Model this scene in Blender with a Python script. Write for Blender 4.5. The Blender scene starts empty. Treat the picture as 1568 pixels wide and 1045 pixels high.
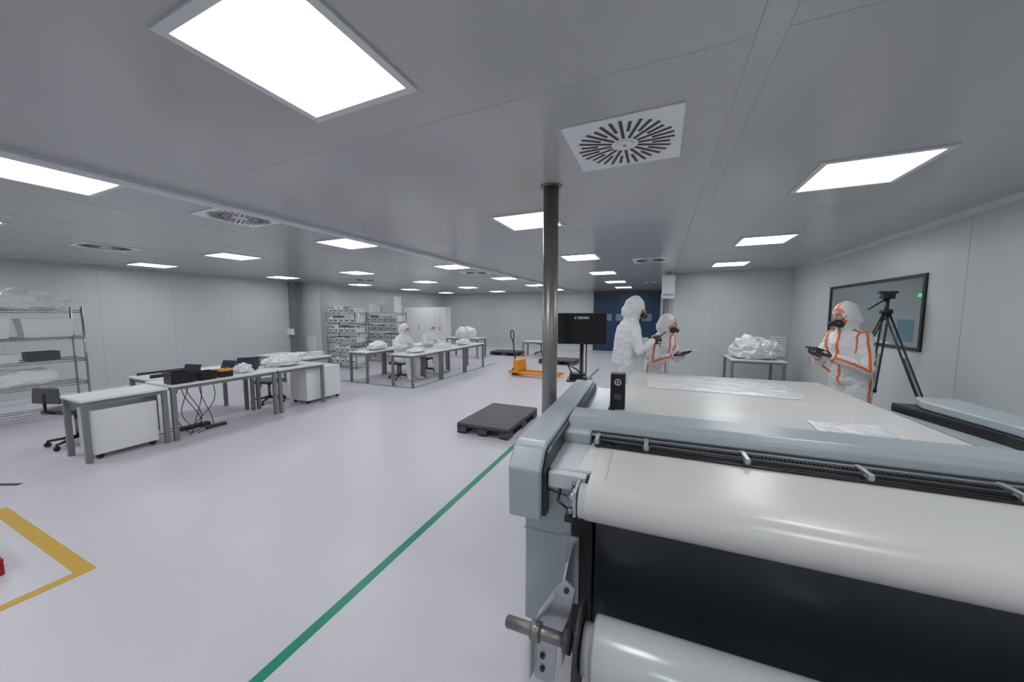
import bpy, bmesh, math, random
from mathutils import Vector, Matrix, noise
from mathutils.bvhtree import BVHTree
random.seed(7)
S = bpy.context.scene
COL = S.collection
CH = 2.68   # ceiling height

# ------------------------------------------------------------------ materials
def mat(name, col, rough=0.5, metal=0.0, var=0.0, vscale=8.0, bump=0.0, bscale=60.0,
        trans=0.0, coat=0.0, emit=None, estr=0.0, alpha=1.0, spec=None):
    m = bpy.data.materials.new(name); m.use_nodes = True
    nt = m.node_tree; p = nt.nodes['Principled BSDF']
    c = (col[0], col[1], col[2], 1)
    p.inputs['Base Color'].default_value = c
    p.inputs['Roughness'].default_value = rough
    p.inputs['Metallic'].default_value = metal
    p.inputs['Transmission Weight'].default_value = trans
    p.inputs['Coat Weight'].default_value = coat
    p.inputs['Coat Roughness'].default_value = .15
    p.inputs['Alpha'].default_value = alpha
    if spec is not None: p.inputs['Specular IOR Level'].default_value = spec
    tc = nt.nodes.new('ShaderNodeTexCoord')
    n = nt.nodes.new('ShaderNodeTexNoise'); n.inputs['Scale'].default_value = vscale
    n.inputs['Detail'].default_value = 4
    nt.links.new(tc.outputs['Object'], n.inputs['Vector'])
    r = nt.nodes.new('ShaderNodeMapRange')
    r.inputs['To Min'].default_value = 1 - max(var, 0.015); r.inputs['To Max'].default_value = 1 + max(var, 0.015)
    nt.links.new(n.outputs['Fac'], r.inputs['Value'])
    mx = nt.nodes.new('ShaderNodeVectorMath'); mx.operation = 'SCALE'
    mx.inputs[0].default_value = col[:3]
    nt.links.new(r.outputs['Result'], mx.inputs['Scale'])
    nt.links.new(mx.outputs['Vector'], p.inputs['Base Color'])
    if bump > 0:
        n2 = nt.nodes.new('ShaderNodeTexNoise'); n2.inputs['Scale'].default_value = bscale
        n2.inputs['Detail'].default_value = 5
        nt.links.new(tc.outputs['Object'], n2.inputs['Vector'])
        b = nt.nodes.new('ShaderNodeBump'); b.inputs['Strength'].default_value = bump
        b.inputs['Distance'].default_value = 0.02
        nt.links.new(n2.outputs['Fac'], b.inputs['Height'])
        nt.links.new(b.outputs['Normal'], p.inputs['Normal'])
    if emit:
        p.inputs['Emission Color'].default_value = (*emit, 1)
        p.inputs['Emission Strength'].default_value = estr
    return m

M = {}
M['floor'] = mat('vinyl_floor', (.60, .585, .635), .37, var=.03, vscale=3, bump=.04, bscale=220)
M['ceil'] = mat('ceiling_panel_paint', (.46, .468, .475), .18, var=.02, vscale=.8)
M['wall'] = mat('wall_panel_paint', (.55, .585, .59), .34, var=.02, vscale=.6)
M['seam'] = mat('seam_sealant', (.42, .44, .45), .4)
M['trimw'] = mat('white_trim', (.66, .68, .70), .3)
M['light'] = mat('led_diffuser', (.9, .9, .9), .4, emit=(.96, .98, 1.0), estr=15.5)
M['frame'] = mat('light_frame', (.66, .67, .68), .35)
M['plate'] = mat('diffuser_plate', (.80, .81, .82), .35)
M['black'] = mat('black_plastic', (.012, .012, .014), .35)
M['dark'] = mat('dark_plastic', (.035, .037, .042), .45)
M['dgrey'] = mat('dark_grey_plastic', (.075, .078, .085), .5, var=.08, vscale=20)
M['green'] = mat('green_tape', (.0, .24, .135), .4)
M['yellow'] = mat('yellow_tape', (.56, .34, .03), .45, var=.06)
M['red'] = mat('red_paint', (.35, .005, .01), .35)
M['steel'] = mat('brushed_steel', (.28, .27, .26), .38, metal=.9, var=.12, vscale=5)
M['chrome'] = mat('chrome_wire', (.34, .35, .37), .25, metal=.9)
M['galv'] = mat('galvanised_steel', (.50, .52, .55), .35, metal=.7, var=.1, vscale=25)
M['bgrey'] = mat('machine_blue_grey', (.37, .425, .455), .32, var=.015)
M['lgrey'] = mat('machine_light_grey', (.56, .59, .62), .35)
M['film'] = mat('white_film', (.62, .615, .60), .28, var=.05, vscale=2.5, bump=.05, bscale=7)
M['film2'] = mat('film_roll', (.54, .57, .575), .22, var=.05, vscale=3, coat=.4)
M['bed'] = mat('cutting_bed_felt', (.72, .72, .70), .5, var=.03, vscale=4)
M['dfilm'] = mat('dark_film', (.022, .028, .034), .16, var=.3, vscale=3, bump=.08, bscale=6)
M['plastic'] = mat('clear_plastic', (.92, .94, .96), .16, trans=.2, bump=.6, bscale=25)
M['white'] = mat('white_laminate', (.78, .79, .79), .35)
M['bin'] = mat('white_bin_plastic', (.76, .78, .79), .4, var=.04)
M['tleg'] = mat('table_leg_grey', (.22, .23, .24), .4, metal=.3)
M['suit'] = mat('coverall_white', (.78, .80, .81), .6, var=.04, vscale=14, bump=.6, bscale=20)
M['tape'] = mat('orange_seam_tape', (.95, .16, .03), .5)
M['skin'] = mat('skin', (.58, .32, .22), .5, var=.06)
M['eyew'] = mat('eye_white', (.8, .8, .8), .3)
M['glove'] = mat('nitrile_glove_dark', (.05, .055, .065), .4)
M['glovew'] = mat('nitrile_glove_light', (.45, .55, .65), .45)
M['orange'] = mat('orange_paint', (.85, .32, .02), .35)
M['blue'] = mat('blue_door_pvc', (.012, .05, .12), .35, var=.08, vscale=3, bump=.15, bscale=5)
M['winglass'] = mat('window_glass', (.40, .44, .46), .04, metal=.8)
M['pale'] = mat('door_vision_panel', (.22, .3, .35), .2)
M['screen'] = mat('screen_black', (.006, .007, .009), .15)
M['lscreen'] = mat('laptop_screen', (.012, .035, .055), .2)
M['txt'] = mat('label_white', (.75, .75, .75), .5, emit=(.8, .8, .8), estr=.3)
M['brown'] = mat('brown_hair', (.06, .03, .015), .7)
M['exitg'] = mat('sign_green', (.05, .5, .15), .4, emit=(.1, .9, .3), estr=.5)
M['bluerefl'] = mat('window_reflection_blue', (.10, .19, .25), .4)  # colour of the light blue reflection painted on the window

# ------------------------------------------------------------------ builder
class B:
    def __init__(s, name):
        s.name = name; s.v = []; s.f = []; s.mi = []; s.sm = []; s.mats = []; s.M = Matrix.Identity(4)
    def mid(s, m):
        if m not in s.mats: s.mats.append(m)
        return s.mats.index(m)
    def add(s, vs, fs, m, smooth=False):
        o = len(s.v)
        s.v += [tuple(s.M @ Vector(v)) for v in vs]
        k = s.mid(m)
        for f in fs:
            s.f.append([o + i for i in f]); s.mi.append(k); s.sm.append(smooth)
    def addbm(s, bm, m, smooth=False):
        bm.verts.ensure_lookup_table(); bm.verts.index_update()
        s.add([v.co.copy() for v in bm.verts], [[v.index for v in f.verts] for f in bm.faces], m, smooth)
        bm.free()
    def box(s, lo, hi, m, bev=0.0, rot=None):
        bm = bmesh.new(); bmesh.ops.create_cube(bm, size=1)
        d = [hi[i] - lo[i] for i in range(3)]; c = [(hi[i] + lo[i]) / 2 for i in range(3)]
        for v in bm.verts: v.co = Vector((v.co.x * d[0], v.co.y * d[1], v.co.z * d[2]))
        if bev > 0:
            bmesh.ops.bevel(bm, geom=bm.edges[:], offset=min(bev, min(d) * .45), segments=2, profile=.6, affect='EDGES')
        R = rot if rot else Matrix.Identity(4)
        for v in bm.verts: v.co = (R @ v.co) + Vector(c)
        s.addbm(bm, m)
    def prism(s, poly, ax, a, b, m, bev=0.0, smooth=False):
        bm = bmesh.new()
        def P(p, t):
            if ax == 'x': return Vector((t, p[0], p[1]))
            if ax == 'y': return Vector((p[0], t, p[1]))
            return Vector((p[0], p[1], t))
        va = [bm.verts.new(P(p, a)) for p in poly]; vb = [bm.verts.new(P(p, b)) for p in poly]
        n = len(poly)
        bm.faces.new(va[::-1]); bm.faces.new(vb)
        for i in range(n): bm.faces.new([va[i], va[(i + 1) % n], vb[(i + 1) % n], vb[i]])
        bmesh.ops.recalc_face_normals(bm, faces=bm.faces[:])
        if bev > 0:
            bmesh.ops.bevel(bm, geom=bm.edges[:], offset=bev, segments=3, profile=.5, affect='EDGES', clamp_overlap=True)
        s.addbm(bm, m, smooth)
    def tube(s, pts, rad, m, seg=12, ref=None, cap=True, smooth=True):
        pts = [Vector(p) for p in pts]
        n = len(pts)
        if not isinstance(rad, (list, tuple)): rad = [rad] * n
        vs = []; fs = []
        prev = None
        for i, p in enumerate(pts):
            if i == 0: t = pts[1] - pts[0]
            elif i == n - 1: t = pts[-1] - pts[-2]
            else: t = (pts[i + 1] - pts[i]).normalized() + (pts[i] - pts[i - 1]).normalized()
            t.normalize()
            if ref is not None: u = Vector(ref)
            elif prev is None: u = Vector((0, 0, 1)) if abs(t.z) < .9 else Vector((1, 0, 0))
            else: u = prev
            u = (u - t * u.dot(t)).normalized(); prev = u
            w = t.cross(u)
            r = rad[i]; ra, rb = (r if isinstance(r, (list, tuple)) else (r, r))
            for k in range(seg):
                a = 2 * math.pi * k / seg
                vs.append(p + u * (ra * math.cos(a)) + w * (rb * math.sin(a)))
        for i in range(n - 1):
            for k in range(seg):
                fs.append([i * seg + k, i * seg + (k + 1) % seg, (i + 1) * seg + (k + 1) % seg, (i + 1) * seg + k])
        s.add(vs, fs, m, smooth)
        if cap:
            o = len(s.v) - len(vs); k = s.mid(m)
            s.f.append([o + j for j in range(seg)][::-1]); s.mi.append(k); s.sm.append(False)
            s.f.append([o + (n - 1) * seg + j for j in range(seg)]); s.mi.append(k); s.sm.append(False)
    def cyl(s, a, b, r, m, seg=20, r2=None):
        s.tube([a, b], [r, r if r2 is None else r2], m, seg)
    def ell(s, c, r, m, seg=20, rot=None):
        bm = bmesh.new(); bmesh.ops.create_uvsphere(bm, u_segments=seg, v_segments=seg // 2 + 2, radius=1)
        R = rot if rot else Matrix.Identity(4)
        for v in bm.verts: v.co = (R @ Vector((v.co.x * r[0], v.co.y * r[1], v.co.z * r[2]))) + Vector(c)
        s.addbm(bm, m, True)
    def blob(s, c, r, m, amp=.25, fr=6, sub=4, flat=True):
        bm = bmesh.new(); bmesh.ops.create_icosphere(bm, subdivisions=sub, radius=1)
        off = Vector((random.random() * 50, random.random() * 50, random.random() * 50))
        for v in bm.verts:
            d = v.co.normalized()
            k = 1 + amp * noise.noise(d * fr * .35 + off) + amp * .6 * abs(noise.noise(d * fr + off)) 
            v.co = Vector((d.x * r[0] * k, d.y * r[1] * k, d.z * r[2] * k))
            if flat: v.co.z = max(v.co.z, -r[2] * .55)
            v.co += Vector(c)
        s.addbm(bm, m, False)
    def torus(s, c, R, r, m, axis='z', seg=28):
        pts = []
        for i in range(seg + 1):
            a = 2 * math.pi * i / seg
            q = (R * math.cos(a), R * math.sin(a))
            pts.append({'z': (c[0] + q[0], c[1] + q[1], c[2]), 'x': (c[0], c[1] + q[0], c[2] + q[1]), 'y': (c[0] + q[0], c[1], c[2] + q[1])}[axis])
        s.tube(pts, r, m, 8, ref={'z': (0, 0, 1), 'x': (1, 0, 0), 'y': (0, 1, 0)}[axis], cap=False)
    def build(s, loc=(0, 0, 0), rz=0.0, parent=None):
        me = bpy.data.meshes.new(s.name)
        me.from_pydata([tuple(v) for v in s.v], [], s.f)
        for m in s.mats: me.materials.append(m)
        me.polygons.foreach_set('material_index', s.mi)
        me.polygons.foreach_set('use_smooth', s.sm)
        me.update()
        ob = bpy.data.objects.new(s.name, me); COL.objects.link(ob)
        ob.location = loc; ob.rotation_euler = (0, 0, rz)
        if parent: ob.parent = parent
        return ob

# ------------------------------------------------------------------ room shell
XL, XR, YF, YB, YN = -10.9, 2.7, 15.8, -3.2, 9.5
XI = .3
def shell(name, lo, hi, m, seams=None):
    b = B(name); b.box(lo, hi, m)
    if seams:
        for l, h in seams: b.box(l, h, M['seam'])
    return b.build()
shell('floor', (XL, YB, -.1), (XR, YF, 0), M['floor'])
cs = []
for y in [1.53 + 2.6 * i for i in range(-1, 6)]: cs.append(((-3.58, y - .0015, CH - .001), (XI if y > YN else XR, y + .0015, CH + .01)))
for x in [-4.75, -5.95, -7.15, -8.35, -9.55]: cs.append(((x - .002, YB, CH - .001), (x + .002, YF, CH + .01)))
shell('ceiling', (XL, YB, CH), (XR, YF, CH + .1), M['ceil'], cs)
def ys(a, b, st, off=0):
    r = []; y = a + off
    while y < b: r.append(y); y += st
    return r
shell('wall_left', (XL - .1, YB, 0), (XL, YF, CH), M['wall'],
      [((XL - .01, y - .003, 0), (XL + .0015, y + .003, CH)) for y in ys(YB, YF, 1.2, .4)])
shell('wall_far', (XL, YF, 0), (XR, YF + .1, CH), M['wall'],
      [((x - .003, YF - .0015, 0), (x + .003, YF + .01, CH)) for x in ys(XL, -3, 1.2, .8)])
shell('wall_right', (XR, YB, 0), (XR + .1, YF, CH), M['wall'],
      [((XR - .0015, y - .003, 0), (XR + .01, y + .003, CH)) for y in [4.8, 8.4]])
shell('wall_near', (XL, YB - .1, 0), (XR, YB, CH), M['wall'])
shell('wall_alcove', (XI, YN, 0), (XR, YF, CH), M['wall'],
      [((x - .003, YN - .0015, 0), (x + .003, YN + .01, CH)) for x in [1.15, 2.05]])
shell('wall_pilaster', (XL, 7.6, 0), (-9.95, 8.0, CH), M['wall'])
def skirting(name, lo, hi):
    b = B(name); b.box(lo, hi, M['trimw'], .01); b.build()
skirting('baseboard_left', (XL, YB, 0), (XL + .03, 7.6, .09))
skirting('baseboard_far', (XL, YF - .03, 0), (-2.8, YF, .09))
skirting('baseboard_right', (XR - .03, YB, 0), (XR, YN, .09))
skirting('baseboard_alcove', (XI, YN - .03, 0), (XR - .03, YN, .09))
b = B('trim_1'); b.prism([(-3.66, CH), (-3.66, CH - .035), (-3.64, CH - .055), (-3.58, CH - .055), (-3.56, CH - .035), (-3.56, CH)], 'y', YB, YF, M['trimw']); b.build()
b = B('trim_2'); b.prism([(.275, CH), (.28, CH - .006), (.37, CH - .006), (.375, CH)], 'y', YB, YN, M['ceil']); b.build()
b = B('trim_3'); b.prism([(XR, CH), (XR - .05, CH), (XR, CH - .05)], 'y', YB, YN, M['wall']); b.build()

def clight(x, y):
    b = B('ceiling_light_panel')
    o, i = .315, .278
    for (x0, x1, y0, y1) in [(-o, o, -o, -i), (-o, o, i, o), (-o, -i, -i, i), (i, o, -i, i)]:
        b.box((x0, y0, -.012), (x1, y1, 0), M['frame'])
    b.box((-i, -i, -.006), (i, i, 0), M['light'])
    b.build((x, y, CH))
for y in [-1.6, .97, 3.5, 6.1, 8.65, 11.25, 13.8]: clight(-1.32, y)
for y in [-1.6, .65, 3.23, 5.65, 8.1]: clight(1.25, y)
for x in [-4.08, -6.82, -9.6]:
    for y in [-1.6, 1.0, 3.6, 6.25, 8.9, 11.5, 14.1]: clight(x, y)

def diffuser(x, y):
    b = B('ceiling_air_diffuser')
    b.box((-.30, -.30, -.008), (.30, .30, 0), M['plate'], .003)
    for i in range(32):
        a = 2 * math.pi * i / 32
        r0, r1 = (.075, .262) if i % 2 == 0 else (.15, .245 if i % 4 == 1 else .262)
        R = Matrix.Rotation(a, 4, 'Z')
        w = .0085
        c = R @ Vector(((r0 + r1) / 2, 0, -.009))
        b.box((c.x - (r1 - r0) / 2, c.y - w, c.z - .0015), (c.x + (r1 - r0) / 2, c.y + w, c.z + .0015), M['black'], rot=R)
    b.cyl((0, 0, -.014), (0, 0, -.007), .05, M['plate'], 24)
    b.cyl((0, 0, -.016), (0, 0, -.013), .01, M['steel'], 10)
    b.build((x, y, CH))
for p in [(-.22, 2.15), (-4.0, 2.2), (-7.6, 2.35), (-.2, 6.95), (-4.15, 7.4), (-8.1, 7.7), (-.2, 12), (-4.1, 12.6)]: diffuser(*p)

def strip(name, lo, hi, m):
    b = B(name); b.box((lo[0], lo[1], 0), (hi[0], hi[1], .002), m); return b.build()
strip('green_floor_line', (-1.69, -1, 0), (-1.63, 10.5, 0), M['green'])
b = B('green_floor_marking')
b.box((-7.3, 6.05, 0), (-5.05, 6.1, .002), M['green']); b.box((-5.1, 6.1, 0), (-5.05, 10.4, .002), M['green']); b.build()
b = B('yellow_floor_marking')
b.box((-5.2, .79, 0), (-3.40, .87, .002), M['yellow']); b.box((-3.47, -1.2, 0), (-3.40, .79, .002), M['yellow'])
b.box((-5.2, -1.2, 0), (-5.13, .79, .002), M['yellow']); b.build()
b = B('black_floor_tape'); b.box((-.35, -.02, 0), (.35, .02, .004), M['black']); b.build((-6.10, .90, 0), .45)

b = B('steel_column')
b.cyl((0, 0, 0), (0, 0, CH), .06, M['steel'], 32)
b.cyl((0, 0, CH - .012), (0, 0, CH - .0), .085, M['steel'], 32)
b.cyl((0, 0, 0), (0, 0, .012), .075, M['steel'], 32)
b.build((-.81, 2.64, 0))
b = B('wall_duct')
b.box((-.1, -.09, 0), (.1, .09, CH), M['tleg'], .01)
b.box((-.14, -.16, 1.0), (-.02 + .14, -.09, 1.2), M['white'], .01)
b.build((-10.78, 7.3, 0))
def vent(name, lo, hi):
    b = B(name); b.box(lo, hi, M['plate'], .004)
    n = 8
    for i in range(n):
        z = lo[2] + .04 + (hi[2] - lo[2] - .08) * i / (n - 1)
        b.box((lo[0] + .03, lo[1] - .004, z - .008), (hi[0] - .03, lo[1] + .002, z + .008), M['seam'])
    b.build()
vent('wall_return_grille', (-10.6, 7.575, .28), (-10.2, 7.6, .95))
vent('wall_exhaust_grille', (2.34, 9.475, .70), (2.62, 9.5, 1.16))
b = B('air_curtain_unit'); b.box((.02, 9.0, 2.05), (.3, 9.5, 2.6), M['white'], .02)
b.box((.05, 8.995, 2.1), (.27, 9.001, 2.16), M['seam']); b.box((.1, 9.2, 2.6), (.22, 9.3, CH), M['white']); b.build()

b = B('door_1')
b.box((-2.78, YF - .08, 0), (-2.68, YF, 2.56), M['dark'], .01); b.box((.0, YF - .08, 0), (.1, YF, 2.56), M['white'], .01)
b.box((-2.78, YF - .12, 2.5), (.1, YF, 2.64), M['dgrey'], .01)
b.box((-2.68, YF - .05, .0), (.0, YF - .01, 2.5), M['blue'])
for i in range(9): b.box((-2.68, YF - .06, .28 * i + .2), (0, YF - .045, .28 * i + .22), M['blue'])
for i in range(4): b.box((-2.35 + .55 * i, YF - .065, 1.35), (-1.98 + .55 * i, YF - .04, 1.66), M['pale'], .02)
b.build()

b = B('window_1')
y0, y1, z0, z1 = 5.35, 7.6, 1.3, 2.1
b.box((XR - .006, y0, z0), (XR, y1, z1), M['winglass'])
for l, hh in [((y0 - .04, z0 - .04), (y1 + .04, z0)), ((y0 - .04, z1), (y1 + .04, z1 + .04)), ((y0 - .04, z0), (y0, z1)), ((y1, z0), (y1 + .04, z1))]:
    b.box((XR - .02, l[0], l[1]), (XR, hh[0], hh[1]), M['black'])
b.box((XR - .008, y0 + .02, 1.88), (XR - .005, y0 + .09, 1.92), M['exitg'])
b.box((XR - .008, y0 + .12, 1.36), (XR - .005, y0 + .42, 1.62), M['bluerefl'])  # thin blue patch painted on the glass as a reflection
b.build()

# ------------------------------------------------------------------ cutting machine
MR = math.radians(2.3); MO = (-.66, 1.5, 0)
b = B('fabric_cutting_machine')
prof = [(-.02, .70), (-.03, .95), (.05, 1.035), (.11, 1.05), (1.80, 1.05), (1.87, 1.01), (1.88, .93), (.44, .93), (.31, .88), (.22, .70)]
b.prism(prof, 'x', 0, .165, M['bgrey'], .012)
profd = [(.0, .72), (.0, .94), (.06, 1.015), (.12, 1.025), (1.80, 1.025), (1.85, .95), (.45, .915), (.30, .86), (.21, .72)]
b.prism(profd, 'x', .165, .185, M['black'])
pl = [(2.60, -.02), (2.60, 1.30), (2.52, 1.86), (2.58, 2.03), (2.82, 2.03), (2.82, -.02)]
b.prism(pl, 'z', .995, 1.055, M['bgrey'], .012)
pl2 = [(2.58, 0), (2.58, 1.30), (2.44, 2.02), (2.80, 2.02), (2.80, 0)]
b.prism(pl2, 'z', .93, .995, M['black'], .004)
b.prism([(-.02, .70), (-.02, .999), (.24, .999), (.22, .70)], 'x', 2.62, 2.81, M['bgrey'], .01)
b.box((.06, .06, .10), (.30, 1.95, .925), M['bgrey'], .01)
b.box((2.44, .06, .10), (2.78, 2.0, .93), M['bgrey'], .01)
b.box((.30, .16, .14), (2.44, 2.0, .86), M['dark'])
b.box((.48, 2.0, .55), (2.40, 3.0, .86), M['lgrey'])
b.box((.30, .05, .12), (.40, .20, .86), M['black'])
for x in (.12, .9, 1.6, 2.66):
    for y in (.15, 1.85):
        b.cyl((x, y, 0), (x, y, .02), .045, M['black'], 16); b.cyl((x, y, .02), (x, y, .16), .018, M['steel'], 12)
for x in (.55, 2.33): 
    b.box((x - .03, 2.88, .02), (x + .03, 2.94, .6), M['lgrey'], .004); b.cyl((x, 2.91, 0), (x, 2.91, .02), .04, M['black'], 16)
b.box((.185, .07, .925), (.385, .62, .94), M['lgrey'], .003)
b.box((.185, .62, .925), (.36, 1.95, .95), M['galv'], .004)
b.box((.19, .02, .86), (.37, .09, .935), M['lgrey'], .006)
def lx(y): return .39 + .10 * max(0, min(1, (y - .3) / 2.7))
b.prism([(.31, .08), (.36, .08), (2.38, .08), (2.38, 3.05), (.475, 3.05), (.40, 1.0)], 'z', .86, .945, M['bed'], .004)
pf = [(3.04, .86), (3.052, .945), (3.03, .951)]
pf += [(3.03 - i * .1, .951 + .0012 * math.sin(i * 1.7)) for i in range(1, 31)]
for i in range(0, 15):
    a = math.radians(90 + i * 15)
    pf.append((-.07 + .076 * math.cos(a), .876 + .076 * math.sin(a)))
pf.append((.05, .83))
nx = 30; vs = []; fs = []
for j in range(nx + 1):
    for (y, z) in pf:
        x = lx(y) + (2.36 - lx(y)) * j / nx
        vs.append((x, y, z + (.0022 * noise.noise(Vector((x * 5, y * 4, 0))) if z > .948 else 0)))
n = len(pf)
for j in range(nx):
    for i in range(n - 1): fs.append([j * n + i, j * n + i + 1, (j + 1) * n + i + 1, (j + 1) * n + i])
b.add(vs, fs, M['film'], True)
b.cyl((.36, -.07, .876), (2.38, -.07, .876), .072, M['lgrey'], 32)
b.prism([(.455, .0), (.461, .0), (.466, 2.0), (.46, 2.0)], 'z', .9525, .9545, M['lgrey'])
gp = [(.55, .965), (.535, .99), (.55, 1.025), (.60, 1.052), (.78, 1.058), (.81, 1.04), (.815, .965)]
b.prism(gp, 'x', .175, 2.64, M['bgrey'], .008)
b.box((.175, .42, .94), (.33, .60, 1.0), M['bgrey'], .01)
b.box((.33, .50, .953), (2.42, .57, .985), M['black'])
b.box((.33, .487, .972), (2.42, .50, .985), M['galv'])
b.box((.36, .375, .955), (2.42, .392, .963), M['black'])
b.box((.36, .392, .9535), (2.42, .50, .9545), M['dark'])
b.tube([(.36, .43, .975), (2.42, .43, .975)], .008, M['dgrey'], 8)
b.tube([(.36, .40, .985), (.6, .41, .972), (2.42, .405, .972)], .004, M['black'], 6)
for i in range(127):
    x = .40 + i * .0158
    b.box((x, .455, .957), (x + .008, .487, .978), M['black'])
for x in (.36, .62, 1.08, 1.54, 2.0):
    b.box((x, .385, .953), (x + .022, .50, .992), M['galv'], .003)
    b.box((x - .006, .395, .955), (x + .03, .42, .978), M['steel'], .003)
b.box((.335, -.12, .82), (.35, .10, .93), M['galv'], .003)
b.cyl((.31, -.07, .876), (.39, -.07, .876), .028, M['chrome'], 16)
b.cyl((.32, -.07, .876), (.345, -.07, .876), .045, M['chrome'], 20)
for zz, yy in ((.915, -.02), (.84, -.11), (.82, -.03)): b.cyl((.315, yy, zz), (.34, yy, zz), .014, M['steel'], 8)
b.tube([(.25, .03, .86), (.25, -.03, .83), (.33, -.06, .80)], .007, M['black'], 8)
b.box((.30, -.12, .79), (.345, -.05, .82), M['black'], .004)
b.tube([(.19, .02, .85), (.37, .0, .83)], .005, M['dark'], 6)
vs = []; fs = []; m2 = 14; n2 = 24
for j in range(n2 + 1):
    x = .42 + (2.40 - .42) * j / n2
    for i in range(m2 + 1):
        t = i / m2
        vs.append((x, .02 + .01 * math.sin(t * 3) - .10 * t * t + .006 * noise.noise(Vector((x * 3, t * 2, 4))), .825 - t * .62))
for j in range(n2):
    for i in range(m2): fs.append([j * (m2 + 1) + i, j * (m2 + 1) + i + 1, (j + 1) * (m2 + 1) + i + 1, (j + 1) * (m2 + 1) + i])
b.add(vs, fs, M['dfilm'], True)
cy, cz = -.28, .40
b.tube([(.455, cy, cz), (.465, cy, cz), (2.30, cy, cz), (2.31, cy, cz)], [.112, .12, .12, .112], M['film2'], 48, ref=(0, 0, 1))
b.cyl((.418, cy, cz), (.46, cy, cz), .085, M['white'], 36)
b.torus((.424, cy, cz), .07, .012, M['lgrey'], 'x')
b.cyl((.398, cy, cz), (.410, cy, cz), .155, M['black'], 48)
b.torus((.404, cy, cz), .15, .008, M['dark'], 'x', 40)
b.cyl((.10, cy, cz), (.42, cy, cz), .024, M['steel'], 24)
b.cyl((.095, cy, cz), (.10, cy, cz), .019, M['dark'], 20)
b.cyl((.205, cy, cz), (.245, cy, cz), .036, M['steel'], 20)
b.cyl((.34, cy, cz), (.37, cy, cz), .04, M['dgrey'], 20)
b.cyl((2.31, cy, cz), (2.56, cy, cz), .024, M['steel'], 24)
# hanger brackets: side plate to the cabinet plus a front plate carrying the shaft
for xx, sg in ((.31, -1), (2.46, 1)):
    b.prism([(.08, .60), (.08, .30), (-.12, .20), (-.205, .20), (-.205, .40), (-.205, .56), (-.10, .60)], 'x', xx, xx + .010, M['galv'], .001)
    def mx_(p): return (p[0], p[1]) if sg < 0 else (2 * 1.39 - p[0] + 0.0, p[1])
    fp = [(.33, .60), (.37, .57), (.35, .45), (.30, .31), (.285, .13), (.262, .11), (.205, .11), (.185, .14), (.185, .31), (.215, .42), (.285, .55)]
    b.prism([mx_(p) for p in fp], 'y', -.215, -.203, M['galv'], .002)
    lip = [(.185, .14), (.185, .31), (.215, .42), (.285, .55), (.293, .545), (.224, .415), (.194, .31), (.194, .14)]
    b.prism([mx_(p) for p in lip], 'y', -.250, -.203, M['galv'])
    for q in ((.335, .56), (.235, .17), (.235, .23)):
        q = mx_(q); b.cyl((q[0], -.224, q[1]), (q[0], -.214, q[1]), .011, M['dark'], 8)
    b.box((xx - .05, .04, .28), (xx + .03, .062, .62), M['galv'], .003)
b.box((.055, .055, .60), (.302, .061, .604), M['seam'])
b.box((.37, 1.20, .95), (.48, 1.30, 1.23), M['black'], .008)
b.torus((.425, 1.198, 1.165), .022, .004, M['white'], 'y', 20)
b.cyl((.425, 1.199, 1.165), (.425, 1.195, 1.165), .008, M['white'], 12)
b.box((.40, 1.196, 1.03), (.45, 1.201, 1.07), M['dgrey'])
b.cyl((.08, 1.80, 1.05), (.08, 1.80, 1.08), .022, M['dgrey'], 16)
b.build(MO, MR)

def sheet(name, x0, x1, y0, y1, z, amp, m, rz=0):
    b = B(name); n = 36; vs = []; fs = []
    for j in range(n + 1):
        for i in range(n + 1):
            x = x0 + (x1 - x0) * i / n; y = y0 + (y1 - y0) * j / n
            w = noise.noise(Vector((x * 7, y * 7, 3.3))) + .6 * noise.noise(Vector((x * 17, y * 17, 1)))
            e = min(i, n - i, j, n - j) / 3.0
            vs.append((x + .03 * noise.noise(Vector((y * 4, 2, x))), y + .02 * noise.noise(Vector((x * 5, 7, y))), z + amp * max(0, (1 + w) * .5) * min(1, e)))
    for j in range(n):
        for i in range(n): fs.append([j * (n + 1) + i, j * (n + 1) + i + 1, (j + 1) * (n + 1) + i + 1, (j + 1) * (n + 1) + i])
    b.add(vs, fs, m, True); return b.build()
sheet('cut_film_sheet', -.1, 1.2, 3.65, 4.35, .9545, .022, M['plastic'])
sheet('cut_film_sheet', .95, 1.35, 2.62, 2.95, .9545, .022, M['plastic'])

b = B('computer_monitor')
b.box((-.26, -.02, 1.36), (.26, .02, 1.70), M['black'], .008)
b.box((-.25, -.023, 1.375), (.25, -.019, 1.69), M['screen'])
b.box((-.05, .02, 1.42), (.05, .06, 1.6), M['black'], .01)
b.cyl((.0, .06, .015), (0, .06, 1.5), .022, M['black'], 16)
b.cyl((.05, .07, .3), (.05, .07, 1.38), .007, M['black'], 8)
b.box((-.2, -.15, 0), (.2, .25, .02), M['black'], .008)
b.box((-.15, -.12, .96), (.12, .10, .98), M['dark'], .004)
b.box((-.12, -.1, .98), (.05, .02, 1.05), M['black'], .01)
b.tube([(-.1, -.06, 1.05), (-.14, -.1, 1.14), (-.04, -.12, 1.1), (.04, -.08, 1.0)], .008, M['black'], 8)
fc = bpy.data.curves.new('t', 'FONT'); fc.body = 'C TECNIC'; fc.size = .035; fc.align_x = 'CENTER'
fo = bpy.data.objects.new('t', fc); COL.objects.link(fo)
bpy.context.view_layer.update()
me = fo.to_mesh()
b.add([(v.co.x, -.0245, 1.635 + v.co.y) for v in me.vertices], [list(p.vertices) for p in me.polygons], M['txt'])
fo.to_mesh_clear(); bpy.data.objects.remove(fo)
b.build((-.775, 3.70, 0), math.radians(10))

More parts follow.
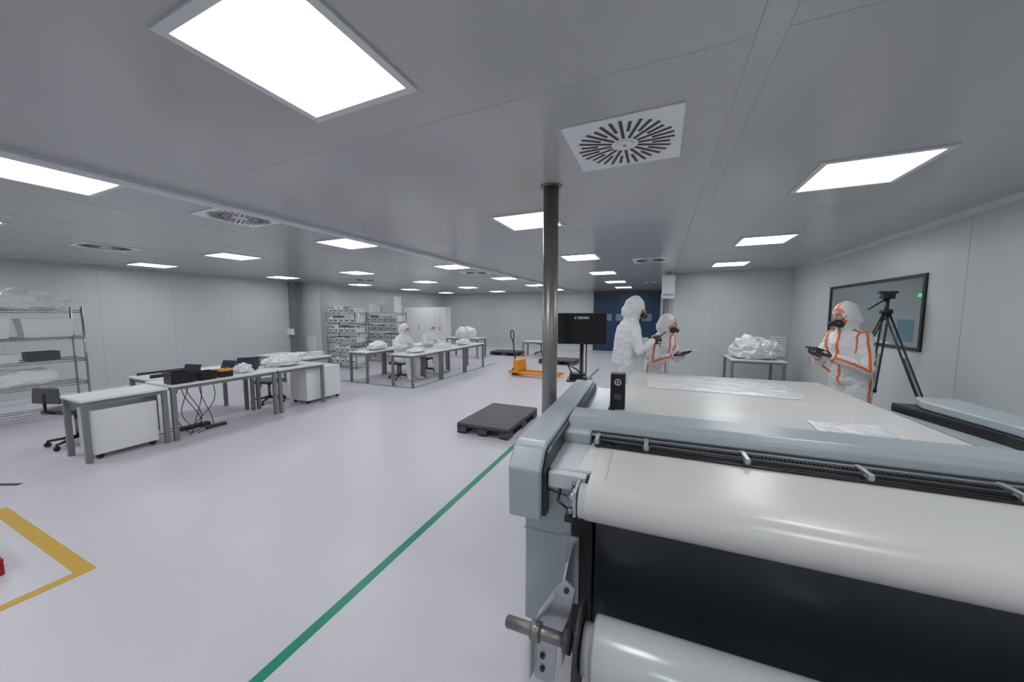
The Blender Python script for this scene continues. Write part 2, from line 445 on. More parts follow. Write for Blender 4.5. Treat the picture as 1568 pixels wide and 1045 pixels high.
# ------------------------------------------------------------------ furniture
def table(name, x0, x1, y0, y1, z=.75):
    b = B(name)
    b.box((x0, y0, z - .028), (x1, y1, z), M['white'], .004)
    i = .03
    b.box((x0 + i, y0 + i, z - .075), (x1 - i, y0 + i + .03, z - .028), M['tleg']); b.box((x0 + i, y1 - i - .03, z - .075), (x1 - i, y1 - i, z - .028), M['tleg'])
    b.box((x0 + i, y0 + i, z - .075), (x0 + i + .03, y1 - i, z - .028), M['tleg']); b.box((x1 - i - .03, y0 + i, z - .075), (x1 - i, y1 - i, z - .028), M['tleg'])
    for x in (x0 + .01, x1 - .06):
        for y in (y0 + .01, y1 - .06):
            b.box((x, y, 0), (x + .05, y + .05, z - .028), M['tleg'], .004)
    return b.build()
table('work_table', -6.42, -5.84, 1.50, 2.24, .73)
table('work_table', -6.52, -5.84, 2.26, 3.62)
table('work_table', -6.52, -5.84, 3.64, 4.5)
table('work_table', -7.3, -6.6, 2.35, 3.6)
table('work_table', -8.4, -6.75, 4.75, 5.4)
for y in (6.1, 7.25, 8.4): table('work_table', -5.72, -5.08, y, y + 1.13)
for y in (6.1, 7.25, 8.4): table('work_table', -7.05, -6.45, y, y + 1.13)
table('side_table', 1.36, 2.3, 8.15, 9.1)
table('side_table', -7.6, -6.2, 11.1, 11.8)
table('side_table', -4.9, -4.0, 12.3, 12.9, .6)

def pedestal(name, x, y, w=.42, d=.55, hh=.58, rz=0):
    b = B(name)
    b.box((-w / 2, -d / 2, .06), (w / 2, d / 2, hh), M['white'], .006)
    for z in (.24, .41): b.box((-w / 2 - .001, -d / 2 + .01, z), (-w / 2 + .001, d / 2 - .01, z + .005), M['seam'])
    for z in (.32, .48): b.box((-w / 2 - .012, -.06, z), (-w / 2, .06, z + .012), M['tleg'], .003)
    for sx in (-1, 1):
        for sy in (-1, 1):
            b.cyl((sx * (w / 2 - .05) - .012, sy * (d / 2 - .05), .03), (sx * (w / 2 - .05) + .012, sy * (d / 2 - .05), .03), .03, M['black'], 14)
            b.box((sx * (w / 2 - .05) - .02, sy * (d / 2 - .05) - .02, .03), (sx * (w / 2 - .05) + .02, sy * (d / 2 - .05) + .02, .065), M['black'], .004)
    b.build((x, y, 0), rz)
pedestal('drawer_pedestal', -6.13, 1.87)
pedestal('drawer_pedestal', -6.18, 4.56, .46, .72, .66)
pedestal('drawer_pedestal', -6.95, 5.08)

def chair(name, x, y, rz, mc, back=True, hseat=.47):
    b = B(name)
    for i in range(5):
        a = 2 * math.pi * i / 5
        e = Vector((.27 * math.cos(a), .27 * math.sin(a), .075))
        b.tube([(0, 0, .10), e], [.022, .014], M['black'], 8)
        b.cyl(e + Vector((-.012 * math.sin(a), .012 * math.cos(a), -.045)), e + Vector((.012 * math.sin(a), -.012 * math.cos(a), -.045)), .03, M['black'], 14)
        b.cyl(e + Vector((0, 0, -.04)), e, .01, M['black'], 8)
    b.cyl((0, 0, .08), (0, 0, hseat - .04), .025, M['steel'], 14)
    b.prism([(-.21, -.2), (.21, -.2), (.23, 0), (.2, .2), (-.2, .2), (-.23, 0)], 'z', hseat - .04, hseat + .02, mc, .018)
    if back:
        b.tube([(0, -.15, hseat - .03), (0, -.27, hseat + .02), (0, -.27, hseat + .25)], .016, M['black'], 8)
        b.prism([(-.2, hseat + .12), (-.17, hseat + .32), (.17, hseat + .32), (.2, hseat + .12)], 'y', -.27, -.23, mc, .018)
    b.build((x, y, 0), rz)
chair('office_chair', -6.92, 1.74, .3, M['dgrey'])
chair('office_stool', -6.80, 4.05, .3, M['dgrey'], False, .42)
chair('office_chair', -4.45, 13.3, 2.6, M['dark'])

def laptop(x, y, z, rz):
    b = B('laptop')
    b.box((-.15, -.11, 0), (.15, .11, .018), M['dark'], .004)
    b.box((-.13, -.05, .018), (.13, .09, .0195), M['black'])
    R = Matrix.Rotation(math.radians(-22), 4, 'X')
    b.M = Matrix.Translation((0, .105, .014)) @ R
    b.box((-.15, -.006, 0), (.15, .006, .19), M['dark'], .003); b.box((-.14, -.0075, .01), (.14, -.005, .18), M['lscreen'])
    b.M = Matrix.Identity(4)
    b.build((x, y, z), rz)
laptop(-6.30, 2.56, .75, .2)
laptop(-6.30, 3.02, .75, .1)
laptop(-6.32, 3.42, .75, .9)
def crate(name, x, y, z, w, d, hh, m, rz=0):
    b = B(name)
    b.box((-w / 2, -d / 2, 0), (w / 2, d / 2, .01), m)
    for sx in (-1, 1): b.box((sx * w / 2 - .006, -d / 2, 0), (sx * w / 2 + .006, d / 2, hh), m, .002)
    for sy in (-1, 1): b.box((-w / 2, sy * d / 2 - .006, 0), (w / 2, sy * d / 2 + .006, hh), m, .002)
    for sx in (-1, 1):
        for k in range(4): b.box((sx * w / 2 - .009, -d / 2 + .02 + k * d / 4, .02), (sx * w / 2 + .009, -d / 2 + .03 + k * d / 4, hh - .01), m)
    b.box((-w / 2 - .01, -d / 2 - .01, hh - .012), (w / 2 + .01, -d / 2 + .008, hh), m); b.box((-w / 2 - .01, d / 2 - .008, hh - .012), (w / 2 + .01, d / 2 + .01, hh), m)
    b.box((-w / 2 + .02, -d / 2 + .02, .01), (w / 2 - .02, d / 2 - .02, hh * .7), M['dgrey'])
    b.build((x, y, z), rz)
crate('black_crate', -5.99, 2.42, .75, .2, .24, .15, M['black'])
crate('black_crate', -5.98, 2.70, .75, .18, .18, .12, M['black'])
def toolbox(name, x, y, z, w, d, hh, m, m2, rz=0):
    b = B(name); b.box((-w / 2, -d / 2, 0), (w / 2, d / 2, hh * .6), m, .01); b.box((-w / 2, -d / 2, hh * .6), (w / 2, d / 2, hh * .85), m2, .01)
    b.tube([(-w * .25, 0, hh * .83), (-w * .25, 0, hh), (w * .25, 0, hh), (w * .25, 0, hh * .83)], .008, m, 8)
    b.build((x, y, z), rz)
toolbox('toolbox', -5.98, 2.93, .75, .16, .17, .14, M['black'], M['orange'])
toolbox('red_equipment_case', -4.09, .39, .0, .46, .44, .13, M['red'], M['red'])
b = B('cardboard_tray'); b.box((-.2, -.3, 0), (.2, .3, .012), M['white']); b.box((-.2, -.3, .0), (-.19, .3, .05), M['dark']); b.box((.19, -.3, 0), (.2, .3, .05), M['dark']); b.build((-6.95, 2.7, .75))
def pile(name, x, y, z, r, nn=4, amp=.3, m=None):
    b = B(name)
    for i in range(nn):
        c = (random.uniform(-.45, .45) * r[0], random.uniform(-.45, .45) * r[1], r[2] * (.5 + .3 * random.random()))
        b.blob(c, (r[0] * random.uniform(.5, .75), r[1] * random.uniform(.5, .75), r[2] * random.uniform(.6, .9)), m or M['plastic'], amp, 6, 3)
    zmin = min(v[2] for v in b.v)
    b.v = [(v[0], v[1], v[2] - zmin) for v in b.v]
    return b.build((x, y, z))
pile('plastic_bag_pile', -6.1, 3.28, .75, (.13, .14, .10), 5, .5)
pile('plastic_bag_pile', -6.2, 3.95, .75, (.24, .28, .12), 8, .5)
pile('plastic_bag_pile', -7.5, 5.05, .75, (.3, .2, .06), 5)
pile('plastic_bag_pile', 1.84, 8.6, .75, (.38, .34, .28), 12, .55)
pile('plastic_bag_pile', -5.4, 6.6, .75, (.2, .3, .09), 6)
pile('plastic_bag_pile', -5.4, 8.8, .75, (.2, .35, .12), 6)
pile('plastic_bag_pile', -6.75, 6.7, .75, (.2, .35, .14), 6)
pile('plastic_bag_pile', -6.9, 11.45, .75, (.4, .25, .3), 6)
for (x, y, w, d, hh) in [(-5.4, 7.7, .3, .4, .12), (-6.75, 7.7, .35, .45, .2), (-7.0, 5.2, .2, .2, .1)]:
    b = B('white_box'); b.box((-w / 2, -d / 2, 0), (w / 2, d / 2, hh), M['bin'], .008); b.box((-w / 2 - .004, -d / 2 - .004, hh - .03), (w / 2 + .004, d / 2 + .004, hh - .005), M['white'], .003); b.build((x, y, .75))
b = B('cable_bundle')
for k in range(7):
    pts = []; x, y = -6.2 + random.uniform(-.12, .12), 2.55 + random.uniform(-.1, .3)
    for i in range(12):
        t = i / 11
        pts.append((x + .25 * t * math.sin(k + t * 5), y + .3 * math.sin(k * 2 + t * 4) * t, max(.008, .70 * (1 - t * 1.5)) if i < 11 else .008))
    b.tube(pts, .005, M['black'], 6)
b.box((-6.35, 2.5, .0), (-6.25, 2.85, .05), M['dark'], .006)
b.box((-6.1, 2.7, .0), (-6.02, 2.95, .04), M['dark'], .006)
b.build()

def wshelf(name, x0, x1, y0, y1, levels, top):
    b = B(name)
    for x in (x0, x1):
        for y in (y0, y1):
            b.cyl((x, y, 0), (x, y, top), .015, M['chrome'], 10); b.cyl((x, y, 0), (x, y, .02), .022, M['black'], 10)
    for z in levels:
        for dz in (0, -.035):
            r = .006
            b.tube([(x0, y0, z + dz), (x1, y0, z + dz)], r, M['chrome'], 6); b.tube([(x0, y1, z + dz), (x1, y1, z + dz)], r, M['chrome'], 6)
            b.tube([(x0, y0, z + dz), (x0, y1, z + dz)], r, M['chrome'], 6); b.tube([(x1, y0, z + dz), (x1, y1, z + dz)], r, M['chrome'], 6)
        if (x1 - x0) < (y1 - y0):
            n = int((y1 - y0) / .03)
            for i in range(1, n): b.box((x0, y0 + (y1 - y0) * i / n - .003, z - .004), (x1, y0 + (y1 - y0) * i / n + .003, z), M['chrome'])
            m_ = int((y1 - y0) / .1)
            for i in range(m_): b.tube([(x1, y0 + (y1 - y0) * i / m_, z), (x1, y0 + (y1 - y0) * (i + .5) / m_, z - .035), (x1, y0 + (y1 - y0) * (i + 1) / m_, z)], .003, M['chrome'], 5)
        else:
            n = int((x1 - x0) / .03)
            for i in range(1, n): b.box((x0 + (x1 - x0) * i / n - .003, y0, z - .004), (x0 + (x1 - x0) * i / n + .003, y1, z), M['chrome'])
    b.build()
def tote(b, x, y, z, w, d, hh, m, lid=None):
    t = .9
    vs = [(x - w / 2 * t, y - d / 2 * t, z), (x + w / 2 * t, y - d / 2 * t, z), (x + w / 2 * t, y + d / 2 * t, z), (x - w / 2 * t, y + d / 2 * t, z),
          (x - w / 2, y - d / 2, z + hh), (x + w / 2, y - d / 2, z + hh), (x + w / 2, y + d / 2, z + hh), (x - w / 2, y + d / 2, z + hh)]
    b.add(vs, [[3, 2, 1, 0], [0, 1, 5, 4], [1, 2, 6, 5], [2, 3, 7, 6], [3, 0, 4, 7]], m)
    b.box((x - w / 2 - .01, y - d / 2 - .01, z + hh - .02), (x + w / 2 + .01, y + d / 2 + .01, z + hh), lid or m, .004)
wshelf('wire_shelving_unit', -9.35, -8.88, 1.0, 2.4, [.12, .55, .94, 1.31, 1.74], 1.80)
b = B('storage_tote'); tote(b, 0, 0, 0, .38, .54, .33, M['bin']); b.box((.178, -.06, .24), (.195, .06, .30), M['black']); b.build((-9.1, 1.44, 1.31))
b = B('storage_tote'); tote(b, 0, 0, 0, .38, .52, .30, M['bin']); b.box((.178, -.05, .2), (.195, .05, .26), M['bin']); b.build((-9.1, 2.06, 1.31))
pile('plastic_bag_pile', -9.1, 1.85, 1.742, (.22, .42, .20), 10, .45)
pile('plastic_bag_pile', -9.1, 1.75, .552, (.2, .42, .22), 7, .2, M['bin'])
for (y, z, w) in ((1.35, .94, .26), (1.66, .94, .2)):
    b = B('small_parts_box'); tote(b, 0, 0, 0, .3, w, .13, M['bin'], M['white']); b.build((-9.08, y, z))
crate('grey_crate', -9.12, 2.0, .94, .28, .3, .14, M['dgrey'])
def binshelf(name, x0, x1, y0, y1, levels, nb, lidp=.5):
    b = B(name)
    for li, z in enumerate(levels):
        w = (x1 - x0 - .06) / nb
        for i in range(nb):
            if random.random() < .08: continue
            hh = random.uniform(.15, .22)
            mm = M['bin'] if random.random() < .85 else M['plastic']
            tote(b, x0 + .03 + w * (i + .5), (y0 + y1) / 2, z, w * .84, (y1 - y0) * .85, hh, mm, M['white'] if random.random() < lidp else M['dgrey'])
            b.box((x0 + .03 + w * (i + .5) - .03, y0 + .015, z + .05), (x0 + .03 + w * (i + .5) + .03, y0 + .035, z + .09), M['dgrey'])
    b.build()
lv = [.15, .5, .8, 1.1, 1.4]
wshelf('wire_shelving_unit', -9.55, -8.35, 7.5, 7.95, lv + [1.7], 1.72)
binshelf('storage_bin_stack', -9.55, -8.35, 7.5, 7.95, lv + [1.7], 5)
wshelf('wire_shelving_unit', -9.85, -8.1, 9.0, 9.45, lv + [1.7], 1.72)
binshelf('storage_bin_stack', -9.85, -8.1, 9.0, 9.45, lv, 6)
b = B('storage_bin_stack'); tote(b, -8.5, 9.22, 1.7, .55, .4, .28, M['bin']); tote(b, -8.5, 9.22, 1.98, .5, .38, .28, M['bin']); tote(b, -9.1, 9.22, 1.7, .5, .4, .3, M['plastic']); b.build()
b = B('storage_cabinet')
for i in range(4):
    x = -10.85 + i * .57
    b.box((x, 12.5, .05), (x + .56, 12.95, 1.95), M['white'], .006)
    b.box((x + .279, 12.497, .08), (x + .282, 12.501, 1.92), M['seam'])
    b.box((x + .24, 12.48, .95), (x + .25, 12.5, 1.1), M['tleg'], .002); b.box((x + .31, 12.48, .95), (x + .32, 12.5, 1.1), M['tleg'], .002)
b.box((-10.83, 12.53, 0), (-8.6, 12.92, .05), M['dark'])
b.build()

def pallet(x, y, w, l, rz=0):
    b = B('plastic_pallet')
    b.box((-w / 2, -l / 2, .11), (w / 2, l / 2, .15), M['dgrey'], .006)
    b.box((-w / 2 + .0, -l / 2 + .0, .095), (w / 2, l / 2, .11), M['dark'])
    for i in range(5): b.box((-w / 2 + .04, -l / 2 + .12 + i * (l - .24) / 4 - .003, .1495), (w / 2 - .04, -l / 2 + .12 + i * (l - .24) / 4 + .003, .151), M['dark'])
    for sx in (-1, 0, 1):
        for sy in (-1, 0, 1):
            b.box((sx * (w / 2 - .07) - .07, sy * (l / 2 - .08) - .08, 0), (sx * (w / 2 - .07) + .07, sy * (l / 2 - .08) + .08, .11), M['dgrey'], .008)
        b.box((sx * (w / 2 - .07) - .05, -l / 2, 0), (sx * (w / 2 - .07) + .05, l / 2, .02), M['dgrey'])
    b.build((x, y, 0), rz)
pallet(-2.2, 4.62, .80, 1.16)
pallet(-5.7, 12.7, .8, 1.2, 1.57)
pallet(-3.1, 11.2, .8, 1.2, 1.57)
b = B('pallet_jack')
for sy in (-.2, .2):
    b.prism([(0, sy - .08), (1.05, sy - .08), (1.15, sy - .04), (1.15, sy + .04), (1.05, sy + .08), (0, sy + .08)], 'z', .07, .12, M['orange'], .01)
    b.box((.92, sy - .04, .03), (1.04, sy + .04, .07), M['dark']); b.cyl((.98, sy - .04, .035), (.98, sy + .04, .035), .035, M['white'], 16)
b.prism([(-.28, .28), (-.28, -.28), (.02, -.28), (.02, .28)], 'z', .08, .14, M['orange'], .01)
b.prism([(-.12, .1), (-.02, .12), (.04, .14), (0, .42), (-.12, .46)], 'y', -.26, .26, M['orange'], .01)
b.cyl((-.2, 0, .1), (-.2, 0, .42), .06, M['orange'], 16)
b.cyl((-.2, -.09, .09), (-.2, -.03, .09), .09, M['dark'], 20); b.cyl((-.2, .03, .09), (-.2, .09, .09), .09, M['dark'], 20)
b.tube([(-.2, 0, .38), (-.27, 0, .95)], .02, M['black'], 10)
b.tube([(-.27, 0, .93), (-.28, -.09, 1.02), (-.3, -.1, 1.18), (-.3, 0, 1.22), (-.3, .1, 1.18), (-.28, .09, 1.02), (-.27, 0, .93)], .016, M['black'], 8)
b.build((-3.45, 8.65, 0), -.05)

# tripod
b = B('tripod')
top = Vector((2.40, 5.36, 1.74))
b.cyl(top + Vector((0, 0, -.12)), top + Vector((0, 0, .12)), .022, M['dark'], 12)
b.cyl(top + Vector((0, 0, -.05)), top, .055, M['black'], 14)
b.box(tuple(top + Vector((-.05, -.05, .12))), tuple(top + Vector((.05, .05, .18))), M['black'], .01)
b.box(tuple(top + Vector((-.08, -.03, .18))), tuple(top + Vector((.08, .03, .21))), M['dark'], .005)
b.tube([top + Vector((0, 0, .13)), top + Vector((-.2, -.1, .0))], .009, M['black'], 8)
for ft in ((2.60, 4.45, .0), (2.02, 5.85, 0), (2.58, 6.0, 0)):
    f = Vector(ft); a = top + Vector((0, 0, -.02)); d = (f - a)
    pe = d.cross(Vector((0, 0, 1))).normalized() * .024
    b.tube([a + pe, a + d * .6 + pe], .010, M['dark'], 8); b.tube([a - pe, a + d * .6 - pe], .010, M['dark'], 8)
    b.tube([a + d * .3, f + Vector((0, 0, .01))], .013, M['galv'], 8)
    b.box(tuple(a + d * .58 - Vector((.03, .03, .02))), tuple(a + d * .58 + Vector((.03, .03, .02))), M['black'], .006)
    b.cyl(f, f + Vector((0, 0, .03)), .02, M['black'], 10)
b.build()

# ------------------------------------------------------------------ people
def remeshed(b, voxel, wr=0.0, smooth=4, it_seed=0):
    ob = b.build()
    md = ob.modifiers.new('r', 'REMESH'); md.mode = 'VOXEL'; md.voxel_size = voxel
    ms = ob.modifiers.new('s', 'SMOOTH'); ms.factor = .5; ms.iterations = smooth
    bpy.context.view_layer.update()
    dg = bpy.context.evaluated_depsgraph_get()
    me = bpy.data.meshes.new_from_object(ob.evaluated_get(dg))
    ob.modifiers.clear(); old = ob.data; ob.data = me; bpy.data.meshes.remove(old)
    if wr > 0:
        me.update()
        off = Vector((it_seed * 3.1, 1.7, 0))
        nn = [v.normal.copy() for v in me.vertices]
        for v, nrm in zip(me.vertices, nn):
            c = v.co
            w = noise.noise(Vector((c.x * 9, c.y * 9, c.z * 16)) + off) + .7 * noise.noise(Vector((c.x * 20, c.y * 20, c.z * 30)) + off)
            v.co = c + nrm * w * wr
    for p in me.polygons: p.use_smooth = True
    me.update()
    return ob

def hand(b, wrist, d, nrm, m, curl=.5, side=1):
    d = Vector(d).normalized(); nrm = Vector(nrm); nrm = (nrm - d * nrm.dot(d)).normalized()
    s = d.cross(nrm) * side
    w = Vector(wrist)
    b.tube([w - d * .03, w, w + d * .03, w + d * .075, w + d * .092], [(.030, .024), (.029, .02), (.036, .017), (.041, .0155), (.036, .011)], m, 12, ref=s)
    for o, L, sp in ((.031, .070, .08), (.0105, .080, .02), (-.0105, .075, -.04), (-.031, .058, -.12)):
        p = w + d * .085 + s * o
        pts = [p - d * .015]; dr = (d + s * sp).normalized(); c = 0
        pts.append(p); 
        for k, fr in enumerate((.45, .32, .26)):
            c += curl * (.7 if k == 0 else 1.0)
            dd = dr * math.cos(c) + nrm * math.sin(c)
            p = p + dd * L * fr; pts.append(p)
        b.tube(pts, [.0095, .0095, .009, .008, .0065], m, 8)
    p = w + d * .025 + s * .03
    t1 = (d * .6 + s * .75 + nrm * .25).normalized(); t2 = (d * .85 + s * .15 + nrm * .5).normalized()
    b.tube([p - s * .012, p, p + t1 * .035, p + t1 * .035 + t2 * .028, p + t1 * .035 + t2 * .05], [.013, .0135, .011, .0095, .007], m, 8)

def ribbon(b, bvh, pts, w, m, closed=False):
    P = []
    for i in range(len(pts) - 1):
        a, c = Vector(pts[i]), Vector(pts[i + 1])
        k = max(1, int((c - a).length / .015))
        for j in range(k): P.append(a.lerp(c, j / k))
    P.append(Vector(pts[-1]))
    L = []
    for p in P:
        r = bvh.find_nearest(p)
        if r[0] is None: continue
        L.append((r[0], r[1]))
    vs = []; fs = []
    for i, (p, nn) in enumerate(L):
        t = (L[min(i + 1, len(L) - 1)][0] - L[max(i - 1, 0)][0])
        if t.length < 1e-6: t = Vector((0, 0, 1))
        sd = t.normalized().cross(nn).normalized() * w / 2
        vs += [p + nn * .004 - sd, p + nn * .006, p + nn * .004 + sd]
    for i in range(len(L) - 1):
        a = i * 3; c = a + 3
        fs += [[a, a + 1, c + 1, c], [a + 1, a + 2, c + 2, c + 1]]
    b.add(vs, fs, m, True)

def person(name, loc, rz, P, tape=False, gm=None, sc=1.0, seed=0, mask='resp', head_rot=(0, 0), hold=None):
    gm = gm or M['glove']
    E = bpy.data.objects.new(name, None); COL.objects.link(E)
    E.location = loc; E.rotation_euler = (0, 0, rz); E.scale = (sc,) * 3
    seat = P.get('seat', False); pf = P.get('puff', 1.1)
    V = Vector
    hz = P.get('hipz', .93)
    lean = P.get('lean', .0)
    def T(t): return V((0, lean * t * t if t > 0 else 0, hz + t * .53))
    b = B('coverall')
    m = M['suit']
    rings = [(-.16, .10, .085), (-.08, .165, .125), (.0, .182, .138), (.15, .178, .135), (.35, .175, .128), (.6, .188, .13), (.8, .20, .128), (.93, .185, .11), (1.02, .13, .09), (1.1, .082, .078), (1.22, .078, .08)]
    if seat: rings = rings[1:]
    b.tube([T(r[0]) for r in rings], [(r[1] * (1 + (pf - 1) * .5), r[2] * pf) for r in rings], m, 24, ref=(1, 0, 0))
    for s_, k in ((-1, 'L'), (1, 'R')):
        S0 = T(.93) + V((s_ * .165, 0, -.01)); el = V(P['el' + k]); wr = V(P['wr' + k])
        mid = S0.lerp(el, .5); m2 = el.lerp(wr, .5)
        b.tube([T(.9) + V((s_ * .09, 0, -.01)), S0, mid, el, m2, el.lerp(wr, .86), el.lerp(wr, .97)], [.085, .085, .075, .068, .060, .048, .034], m, 16)
        b.ell(el, (.066, .066, .066), m, 14)
        hp = V((s_ * .095, 0 if not seat else .02, hz - .03)); kn = V(P['kn' + k]); an = V(P['an' + k])
        b.tube([hp + V((0, 0, .06)) if not seat else hp - V((0, .08, 0)), hp, hp.lerp(kn, .5), kn, kn.lerp(an, .5), kn.lerp(an, .9), an], [.112, .115, .106, .086, .08, .072, .055], m, 16)
        b.ell(kn, (.084, .084, .084), m, 14)
        fd = V(P.get('foot' + k, (s_ * .15, 1, 0))).normalized()
        a0 = V((an.x, an.y, .05))
        b.tube([a0 - fd * .07, a0 - fd * .03, a0 + fd * .06, a0 + fd * .15, a0 + fd * .19], [(.03, .03), (.045, .046), (.046, .043), (.045, .033), (.03, .02)], m, 14, ref=(1, 0, 0))
        b.tube([an, a0], [.055, .045], m, 12)
    hc = T(1.0) + V((0, .015, .205))
    HR = Matrix.Translation(hc - V((0, 0, .1))) @ Matrix.Rotation(head_rot[1], 4, 'Z') @ Matrix.Rotation(head_rot[0], 4, 'X') @ Matrix.Translation((0, 0, .1))
    b.M = HR
    b.ell((0, -.012, .01), (.112, .128, .148), m, 24)
    b.ell((0, -.055, -.07), (.105, .10, .10), m, 20)
    b.ell((0, .02, -.115), (.075, .075, .06), m, 18)
    b.M = Matrix.Identity(4)
    body = remeshed(b, .013, .009, 4, seed); body.parent = E
    f = B('head'); f.M = HR
    f.ell((0, .035, -.005), (.077, .103, .112), M['skin'], 24)
    f.ell((0, .142, -.022), (.014, .02, .026), M['skin'], 12)
    f.tube([(0, .128, .03), (0, .142, .0), (0, .156, -.025)], [.008, .01, .013], M['skin'], 10)
    for sx in (-1, 1):
        f.ell((sx * .031, .121, .018), (.014, .012, .009), M['eyew'], 12)
        f.ell((sx * .031, .130, .018), (.006, .005, .006), M['black'], 10)
        f.tube([(sx * .016, .137, .038), (sx * .033, .134, .043), (sx * .05, .119, .038)], .004, M['brown'], 6)
    f.tube([(-.022, .128, -.06), (0, .135, -.062), (.022, .128, -.06)], .005, M['skin'], 8)
    if mask == 'resp':
        f.tube([(0, .10, -.058), (0, .150, -.055), (0, .172, -.058)], [(.056, .052), (.045, .042), (.022, .022)], M['black'], 18, ref=(1, 0, 0))
        for sx in (-1, 1):
            f.tube([(sx * .035, .13, -.062), (sx * .055, .145, -.068), (sx * .070, .155, -.072)], [.022, .032, .032], M['dark'], 18)
            f.tube([(sx * .04, .12, -.03), (sx * .072, .075, -.0), (sx * .09, .03, .01)], .006, M['black'], 6)
    else:
        f.tube([(0, .09, -.05), (0, .138, -.048), (0, .160, -.05)], [(.062, .052), (.052, .042), (.02, .02)], M['white'], 18, ref=(1, 0, 0))
    pts = []
    for i in range(29):
        a = 2 * math.pi * i / 28
        pts.append((.069 * math.cos(a), .088 - .012 * abs(math.cos(a)) , .0 + .094 * math.sin(a)))
    f.tube(pts, .011 if tape else .008, M['tape'] if tape else M['suit'], 8, cap=False)
    f.build(parent=E)
    g = B('hands')
    for s_, k in ((-1, 'L'), (1, 'R')):
        el = V(P['el' + k]); wr = V(P['wr' + k]); d = V(P.get('hd' + k, wr - el)); nn = V(P.get('hn' + k, (0, 0, -1)))
        hand(g, wr, d, nn, gm, P.get('curl', .5), P.get('ts' + k, s_))
    hb = remeshed(g, .0045, 0, 1); hb.parent = E
    if hold: 
        o = hold(E)
    if tape:
        bvh = BVHTree.FromPolygons([v.co.copy() for v in body.data.vertices], [list(p.vertices) for p in body.data.polygons])
        r = B('seam_tape')
        ribbon(r, bvh, [T(1.12) + V((0, .14, .02)), T(.8) + V((0, .2, 0)), T(.4) + V((0, .2, 0)), T(0) + V((0, .2, 0)), T(-.15) + V((0, .15, -.02))], .026, M['tape'])
        ribbon(r, bvh, [T(.35) + V((.2 * math.cos(a), .16 * math.sin(a), 0)) for a in [i * math.pi / 12 for i in range(25)]], .016, M['tape'])
        ribbon(r, bvh, [HR @ V((0, -.0 + .15 * math.cos(a), .17 * math.sin(a))) for a in [math.radians(30 + i * 12) for i in range(14)]], .02, M['tape'])
        for s_, k in ((-1, 'L'), (1, 'R')):
            el = V(P['el' + k]); wr = V(P['wr' + k]); S0 = T(.93) + V((s_ * .165, 0, -.01))
            out = V((s_ * .1, .06, .0))
            ribbon(r, bvh, [T(1.02) + V((s_ * .10, .05, .04)), S0 + V((s_ * .04, .02, .09)), S0.lerp(el, .5) + out, el + out * .6 + V((0, 0, -.02)), el.lerp(wr, .5) + out * .7, el.lerp(wr, .9) + out * .4], .024, M['tape'])
            c = S0 + V((-s_ * .02, 0, -.02))
            ribbon(r, bvh, [c + V((s_ * .02, .13 * math.cos(a), .13 * math.sin(a))) for a in [i * math.pi / 12 for i in range(25)]], .022, M['tape'])
            kn = V(P['kn' + k]); an = V(P['an' + k])
            ribbon(r, bvh, [V((s_ * .3, 0, hz + .1)), V((s_ * .3, 0, hz - .1)), kn + V((s_ * .12, 0, 0)), an + V((s_ * .1, 0, .05))], .026, M['tape'])
            ax = (wr - el).normalized(); u = ax.cross(V((0, 0, 1))).normalized(); w2 = ax.cross(u)
            cc = el.lerp(wr, .9)
            ribbon(r, bvh, [cc + u * .06 * math.cos(a) + w2 * .06 * math.sin(a) for a in [i * math.pi / 8 for i in range(17)]], .02, M['tape'])
        r.build(parent=E)
    return E

stand = dict(knL=(-.115, .03, .50), knR=(.115, .02, .50), anL=(-.13, -.01, .10), anR=(.13, .0, .10))
def hold_phone(pos, sz, m, rx=.6):
    def fn(E):
        b = B('handheld_device'); R = Matrix.Rotation(rx, 4, 'X')
        b.box((pos[0] - sz[0] / 2, pos[1] - sz[1] / 2, pos[2] - sz[2] / 2), (pos[0] + sz[0] / 2, pos[1] + sz[1] / 2, pos[2] + sz[2] / 2), m, .004, rot=R)
        return b.build(parent=E)
    return fn
p1 = dict(stand, hipz=.97, lean=.06, puff=1.22, elL=(-.25, .10, 1.17), elR=(.25, .12, 1.16), wrL=(-.07, .33, 1.27), wrR=(.07, .34, 1.28),
          hdL=(.25, .9, .25), hdR=(-.25, .9, .25), hnL=(1, 0, -.2), hnR=(-1, 0, -.2), curl=.55, tsL=1, tsR=-1)
person('worker_in_coverall', (-.43, 4.95, 0), math.radians(-72), p1, False, seed=1, sc=1.04, head_rot=(-.32, .0), hold=hold_phone((0, .45, 1.34), (.08, .15, .012), M['dark'], .7))
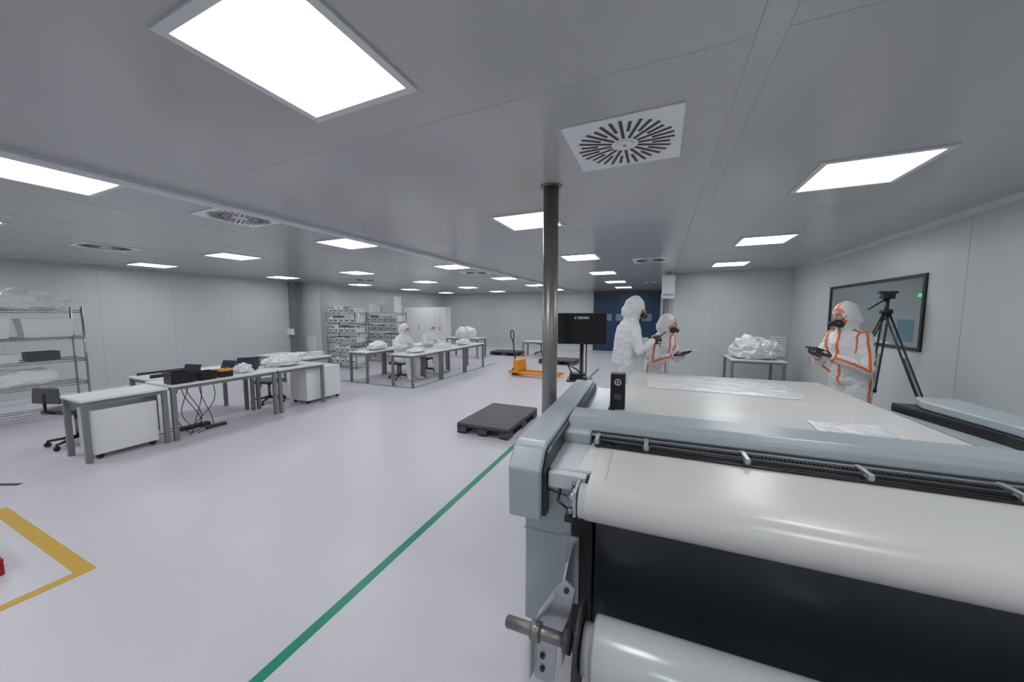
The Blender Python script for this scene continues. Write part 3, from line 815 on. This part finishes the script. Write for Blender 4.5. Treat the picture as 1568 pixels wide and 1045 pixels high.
p2 = dict(stand, hipz=.90, lean=.13, puff=1.2, elL=(-.27, .18, 1.08), elR=(.27, .16, 1.08), wrL=(-.06, .42, 1.20), wrR=(.14, .42, 1.18),
          hdL=(.2, .9, .15), hdR=(-.2, .9, .15), hnL=(.3, 0, .9), hnR=(-.3, 0, .9), curl=.4, tsL=-1, tsR=1)
person('worker_in_taped_coverall', (-.03, 5.5, 0), math.radians(-128), p2, True, seed=2, sc=.95, head_rot=(-.28, .15), hold=hold_phone((.04, .55, 1.26), (.24, .17, .012), M['white'], .15))
p3 = dict(stand, hipz=.94, lean=.08, puff=1.18, elL=(-.26, .12, 1.10), elR=(.27, .14, 1.10), wrL=(-.07, .36, 1.22), wrR=(.08, .35, 1.21),
          hdL=(.2, .9, .2), hdR=(-.2, .9, .2), hnL=(.3, 0, .9), hnR=(-.3, 0, .9), curl=.6, tsL=-1, tsR=1)
person('worker_in_taped_coverall', (2.04, 5.12, 0), math.radians(118), p3, True, seed=3, sc=1.0, head_rot=(-.25, 0), hold=hold_phone((.0, .47, 1.295), (.13, .12, .02), M['dark'], .3))
ps = dict(seat=True, hipz=.56, lean=.10, elL=(-.27, .17, .84), elR=(.27, .17, .84), wrL=(-.12, .38, .86), wrR=(.12, .38, .86),
          knL=(-.13, .42, .53), knR=(.13, .42, .53), anL=(-.13, .44, .10), anR=(.13, .44, .10), hnL=(0, 0, -1), hnR=(0, 0, -1), curl=.35)
for (x, y) in ((-6.12, 6.9), (-6.12, 8.0)):
    person('seated_worker', (x, y, 0), math.radians(-95), ps, False, M['glovew'], seed=int(y), mask='surg', head_rot=(-.35, 0))
    chair('office_stool', x - .03, y, 0, M['dark'], False, .42)

W = bpy.data.worlds.new('World'); S.world = W; W.use_nodes = True
W.node_tree.nodes['Background'].inputs['Color'].default_value = (.6, .65, .7, 1)
W.node_tree.nodes['Background'].inputs['Strength'].default_value = .1
cam = bpy.data.cameras.new('camera'); co = bpy.data.objects.new('camera', cam); COL.objects.link(co)
cam.sensor_width = 36; cam.lens = 12.0; cam.clip_start = .02
co.location = (0, 0, 1.7); co.rotation_euler = (math.radians(90 - 4.71), 0, math.radians(23.4))
S.camera = co
S.view_settings.view_transform = 'Standard'
S.view_settings.exposure = 0
